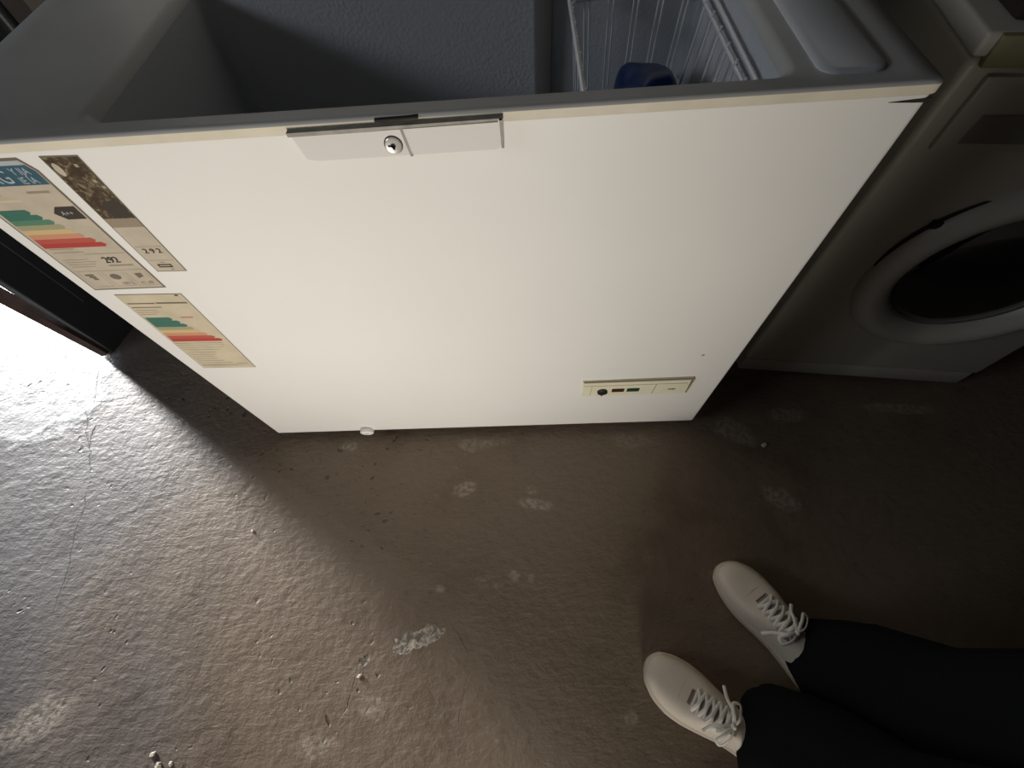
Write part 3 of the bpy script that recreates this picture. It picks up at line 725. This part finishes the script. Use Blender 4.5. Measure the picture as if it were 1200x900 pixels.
def sneaker(toe, heel, right):
    """built along local +X (heel at 0, toe at L), children of person"""
    toe, heel = Vector((*toe, 0)), Vector((*heel, 0)); L = (toe-heel).length
    ang = math.atan2(toe.y-heel.y, toe.x-heel.x)
    Ms = Matrix.Translation(heel - PO) @ Matrix.Rotation(ang, 4, 'Z') @ Matrix.Diagonal((1, -1 if right else 1, 1, 1))
    # outline half widths (inner, outer) by length fraction
    T = [0, .02, .06, .14, .26, .40, .52, .64, .74, .83, .90, .95, .985, 1.0]
    Wd = [.006, .020, .029, .0345, .0335, .0345, .0405, .0465, .0480, .0445, .0375, .0290, .0170, .005]
    CY = [0, 0, 0, 0, .001, .002, .003, .003, .003, .002, .000, -.002, -.003, -.004]
    H = [.060, .068, .074, .078, .080, .083, .080, .068, .056, .049, .044, .038, .030, .022]
    n = 22
    def ring(i, zf, wf, base):
        pass
    bm = bmesh.new(); loops = []
    for t, w_, c, h in zip(T, Wd, CY, H):
        lp = []
        for k in range(n):
            a = PI*k/(n-1)
            yy = math.cos(a); zz = math.sin(a)
            ex = .62 if t > .6 else .75
            y = c + w_*math.copysign(abs(yy)**ex, yy)*.97; z = .020 + (h-.020)*abs(zz)**.72
            if t < .55 and z > .045: y = c + (y-c)*(1-.35*((z-.045)/.04)*(1-t))
            lp.append(Ms @ Vector((t*L, y, z)))
        loops.append(lp)
    loft(bm, loops, False, False, False)
    a = bm.faces.new([bm.verts.new(p) for p in loops[0]]); bm.faces.new([bm.verts.new(p) for p in loops[-1]])
    bmesh.ops.remove_doubles(bm, verts=bm.verts[:], dist=1e-6)
    sh = new_obj('sneaker', bm, M['shoe'], PR, 70)
    md = sh.modifiers.new('s', 'SUBSURF'); md.levels = 1; md.render_levels = 2
    # sole
    bm = bmesh.new(); outl = []
    TT = [i/24 for i in range(25)]
    def itp(arr, t):
        for i in range(len(T)-1):
            if T[i] <= t <= T[i+1]:
                f = (t-T[i])/(T[i+1]-T[i]); return arr[i]*(1-f)+arr[i+1]*f
        return arr[-1]
    TT = sorted(set([0, .006, .015, .03, .06, .1] + [i/20 for i in range(3, 18)] + [.88, .92, .95, .972, .988, .997, 1.0]))
    up = [(t*L, itp(CY, t)+itp(Wd, t)) for t in TT]; dn = [(t*L, itp(CY, t)-itp(Wd, t)) for t in reversed(TT)]
    pts = up + dn
    def off(k, z): 
        cxm, out = .5*L, []
        for x, y in pts:
            out.append(Ms @ Vector((cxm + (x-cxm)*(1+k*2/L*.9), y*(1+k/.042), z)))
        return out
    loft(bm, [off(-.001, 0.0), off(.0030, .003), off(.0035, .018), off(.0015, .024), off(-.003, .026)], True, True, True)
    new_obj('sole', bm, M['sole'], sh, 50)
    # height of the upper at (t, y)
    def top(t, y):
        w_ = itp(Wd, t); h = itp(H, t); c = itp(CY, t)
        q = min(.98, abs(y-c)/(w_*.97)); ex = .62 if t > .6 else .75
        yy = q**(1/ex); zz = math.sqrt(max(0, 1-yy*yy)); return .020+(h-.020)*zz**.72
    # tongue and eyestays
    bm = bmesh.new()
    rows = []
    for i in range(11):
        t = .40 + .30*i/10; hw = .0125 - .003*i/10
        rows.append([Ms @ Vector((t*L, itp(CY, t)+hw*s, top(t, itp(CY, t)+hw*s)+.0010+.001*(1-s*s))) for s in (-1, -.5, 0, .5, 1)])
    loft(bm, rows, False)
    r_ = bmesh.ops.solidify(bm, geom=bm.faces[:], thickness=.0015)
    new_obj('tongue', bm, M['tongue'], sh, 50)
    bm = bmesh.new()    # dark slit of the open throat near the toe cap
    for s in (-1, 1):
        pts2 = [(t*L, itp(CY, t)+s*.0125, top(t, itp(CY, t)+s*.0125)+.0012) for t in (.70, .66, .60, .54, .48, .42)]
        tube(bm, [Ms @ Vector(p) for p in pts2], .0012, 6)
    tube(bm, [Ms @ Vector((.706*L, itp(CY, .7)+y, top(.7, itp(CY, .7)+y)+.0008)) for y in (-.013, -.006, 0, .006, .013)], .0017, 6)
    new_obj('throat_seam', bm, M['shoe_in'], sh, 50)
    bm = bmesh.new()    # stitched toe-cap line
    for tt in (.765,):
        cc = itp(CY, tt); w_ = itp(Wd, tt)*.93
        tube(bm, [Ms @ Vector((tt*L - .012*(1-abs(q)**2)*-1 - .012, cc+q*w_, top(tt, cc+q*w_)+.0003)) for q in [i/8 for i in range(-8, 9)]], .0007, 5)
    new_obj('toe_seam', bm, M['tongue'], sh, 50)
    # crossed laces
    bm = bmesh.new(); rows = [.675, .630, .585, .540, .495, .455]
    def lp(t, y, z=.003): return Ms @ Vector((t*L, itp(CY, t)+y, top(t, itp(CY, t)+y)+z))
    for i in range(len(rows)):
        t = rows[i]; hw = .0185 + .001*i
        if i == 0:
            tube(bm, catmull([lp(t, -hw), lp(t, 0, .0045), lp(t, hw)]), .002, 8, flat=(.0036, .0015))
        else:
            p = rows[i-1]
            tube(bm, catmull([lp(p, -hw, .0028), lp((p+t)/2+.003, -.006, .005), lp((p+t)/2-.003, .006, .0052), lp(t, hw, .0028)]), .002, 8, flat=(.0036, .0015))
            tube(bm, catmull([lp(p, hw, .0032), lp((p+t)/2+.003, .006, .0065), lp((p+t)/2-.003, -.006, .0066), lp(t, -hw, .0030)]), .002, 8, flat=(.0036, .0015))
    lc = new_obj('laces', bm, M['lace'], sh, 50)
    bm = bmesh.new()   # bow: knot, two loops, two loose ends
    k0 = lp(.44, 0, .008)
    def dv(x, y, z): return k0 + (Ms.to_3x3() @ Vector((x, y, z)))
    bow = [[dv(0,0,0), dv(.010,.020,.006), dv(.016,.036,.000), dv(.006,.038,-.004), dv(-.002,.018,.002), dv(0,0,0)],
           [dv(0,0,0), dv(.008,-.018,.006), dv(.012,-.032,-.002), dv(.000,-.036,-.004), dv(-.004,-.016,.002), dv(0,0,0)],
           [dv(0,0,0), dv(.018,.012,.003), dv(.030,.022,-.006), dv(.036,.036,-.016)],
           [dv(0,0,0), dv(.010,-.020,.003), dv(.022,-.034,-.010), dv(.030,-.050,-.022)]]
    for b_ in bow: tube(bm, catmull(b_, 6), .002, 8, flat=(.0033, .0016))
    bmesh.ops.create_icosphere(bm, subdivisions=2, radius=.0055, matrix=Matrix.Translation(k0))
    new_obj('bow', bm, M['lace'], sh, 50)
    return sh
sneaker((1.088, -.340), (1.236, -.578), True)
sneaker((.896, -.525), (1.118, -.683), False)

# ankles of the two legs
AK1 = Vector((1.222, -.556, .09)); AK2 = Vector((1.096, -.668, .09))
HIP1 = Vector((1.345, -.640, .86)); HIP2 = Vector((1.225, -.765, .86))
KN1 = Vector((1.275, -.575, .47)); KN2 = Vector((1.155, -.700, .47))
PEL = (HIP1+HIP2)/2 + Vector((0, 0, .06))
FW = Vector((-.65, .76, 0)).normalized(); RT = Vector((.76, .65, 0)).normalized()     # facing / to the person's right
def skin_body(name, verts, edges, radii, m, root, parent, sub=2):
    me = bpy.data.meshes.new(name); me.from_pydata([tuple(v-PO) for v in verts], edges, [])
    me.materials.append(m)
    o = link(bpy.data.objects.new(name, me)); o.parent = parent
    sk = o.modifiers.new('skin', 'SKIN'); sk.use_smooth_shade = True
    ly = me.skin_vertices[0] if me.skin_vertices else None
    if ly is None:
        bm = bmesh.new(); bm.from_mesh(me); bm.verts.layers.skin.verify(); bm.to_mesh(me); bm.free(); ly = me.skin_vertices[0]
    for i, r in enumerate(radii):
        ly.data[i].radius = r if isinstance(r, tuple) else (r, r); ly.data[i].use_root = (i == root)
    s = o.modifiers.new('sub', 'SUBSURF'); s.levels = 1; s.render_levels = sub
    return o
# body: legs, trunk, neck, head, arms bent forward to hold the phone
SP = PEL + Vector((0, 0, .16)); CH = SP + Vector((0, 0, .20)) + FW*.01; NK = CH + Vector((0, 0, .16)) + FW*.01
HB = NK + Vector((0, 0, .09)) + FW*.03; HT = HB + Vector((0, 0, .12)) + FW*.03
SR = CH + RT*.175 + Vector((0, 0, .06)); SL = CH - RT*.175 + Vector((0, 0, .06))
ER = SR + RT*.05 - FW*.02 + Vector((0, 0, -.27)); EL = SL - RT*.05 - FW*.02 + Vector((0, 0, -.27))
WR = ER + FW*.22 - RT*.05 + Vector((0, 0, .03)); WL = EL + FW*.22 + RT*.06 + Vector((0, 0, .03))
V = [PEL, HIP1, KN1, AK1, HIP2, KN2, AK2, SP, CH, NK, HB, HT, SR, ER, WR, SL, EL, WL]
E_ = [(0,1),(1,2),(2,3),(0,4),(4,5),(5,6),(0,7),(7,8),(8,9),(9,10),(10,11),(8,12),(12,13),(13,14),(8,15),(15,16),(16,17)]
R_ = [.11, .085, .055, .036, .085, .055, .036, .115, .125, .050, .075, .078, .055, .040, .026, .055, .040, .026]
def hand(wrist, side):
    base = len(V); f = (FW*.9 + Vector((0, 0, .25))).normalized(); s = RT*side      # side +1: thumb away to +RT
    palm = wrist + f*.05; V.append(palm); R_.append((.026, .016)); E_.append((V.index(wrist), base))
    for i, ln in enumerate((.070, .078, .072, .058)):
        o_ = s*(.028 - .0185*i); a = palm + f*.035 + o_; b_ = a + f*ln*.45 + Vector((0, 0, -.008)); c = b_ + f*ln*.35 + Vector((0, 0, -.022))
        j = len(V); V.extend([a, b_, c]); R_.extend([.0095, .0085, .0072]); E_.extend([(base, j), (j, j+1), (j+1, j+2)])
    a = wrist + f*.030 + s*.028; b_ = a + f*.030 + s*.018; c = b_ + f*.026 + s*.002
    j = len(V); V.extend([a, b_, c]); R_.extend([.011, .0098, .0085]); E_.extend([(base, j), (j, j+1), (j+1, j+2)])
hand(WR, -1); hand(WL, 1)
skin_body('body', V, E_, R_, M['skin'], 0, PR, 2)
# face and hair
hc = (HB+HT)/2 - PO + Vector((0, 0, .01))
FR = Matrix(((RT.x, FW.x, 0), (RT.y, FW.y, 0), (0, 0, 1))).to_4x4()
def head_part(name, fn, m):
    bm = bmesh.new(); fn(bm)
    for v in bm.verts: v.co = (Matrix.Translation(hc) @ FR) @ v.co
    return new_obj(name, bm, m, PR, 60)
def sph(bm, c, s, u=16, v=12):
    r = bmesh.ops.create_uvsphere(bm, u_segments=u, v_segments=v, radius=1)
    for q in r['verts']: q.co = Vector((c[0]+q.co.x*s[0], c[1]+q.co.y*s[1], c[2]+q.co.z*s[2]))
def hair(bm):
    sph(bm, (0, -.018, .035), (.088, .100, .092), 32, 20)
head_part('hair', hair, M['hair'])
head_part('nose', lambda b: (sph(b, (0, .088, -.005), (.012, .018, .022))), M['skin'])
for s_ in (-1, 1): head_part('eye', lambda b: sph(b, (s_*.031, .070, .018), (.013, .010, .008)), M['eye'])
head_part('mouth', lambda b: sph(b, (0, .074, -.045), (.024, .010, .007)), M['lip'])
for s_ in (-1, 1): head_part('ear', lambda b: sph(b, (s_*.080, -.005, 0), (.010, .018, .030)), M['skin'])
# trousers: wide legs, cuffs draped over the shoes
bm = bmesh.new()
def leg_loops(ank, knee, hip, crotch, cuff_c, cuff_r, phase):
    lv = []
    cuff = Vector(cuff_c)
    stations = [(cuff + Vector((0, 0, .030)), cuff_r*1.00), (cuff + Vector((.001, 0, .045)), cuff_r*1.03), (cuff + Vector((.006, -.002, .09)), cuff_r*1.00),
                (cuff + Vector((.012, -.004, .15)), cuff_r*.98), (Vector((knee.x, knee.y, .30)), cuff_r*1.05), (knee, cuff_r*1.12), (knee.lerp(hip, .5), cuff_r*1.22), (hip + Vector((0, 0, -.06)), cuff_r*1.32)]
    for i, (p, r) in enumerate(stations):
        lp = []
        for k in range(40):
            a = 2*PI*k/40
            q = 1 + (.035*math.sin(3*a+phase+i*1.3) + .02*math.sin(7*a+i*2.1))*(1 if i < 6 else .4)
            dz = .010*math.sin(2*a+phase) if i < 2 else 0
            lp.append(p - PO + Vector((r*q*math.cos(a), r*q*math.sin(a), dz)))
        lv.append(lp)
    return lv
l1 = leg_loops(AK1, KN1, HIP1, None, (1.246, -.535, 0), .083, .5)
l2 = leg_loops(AK2, KN2, HIP2, None, (1.122, -.658, 0), .094, 1.9)
loft(bm, l1, True, False, True); loft(bm, l2, True, False, True)
hips = []
for z, a_, b_ in ((.74, .165, .105), (.82, .185, .120), (.90, .180, .115), (.98, .160, .105), (1.0, .158, .103)):
    c = (HIP1+HIP2)/2 - PO; lp = []
    for k in range(40):
        t = 2*PI*k/40; p = c + RT*a_*math.cos(t) + FW*b_*math.sin(t); p.z = z; lp.append(p)
    hips.append(lp)
loft(bm, hips, True, True, True)
new_obj('trousers', bm, M['trouser'], PR, 70)
# shirt: torso and sleeves over the body
VS = [PEL + Vector((0, 0, .04)), SP, CH, NK - Vector((0, 0, .05)), SR, ER, ER.lerp(WR, .9), SL, EL, EL.lerp(WL, .9)]
ES = [(0,1),(1,2),(2,3),(2,4),(4,5),(5,6),(2,7),(7,8),(8,9)]
RS = [(.155, .135), (.15, .13), (.155, .135), .062, .072, .055, .038, .072, .055, .038]
skin_body('shirt', VS, ES, RS, M['shirt'], 0, PR, 2)
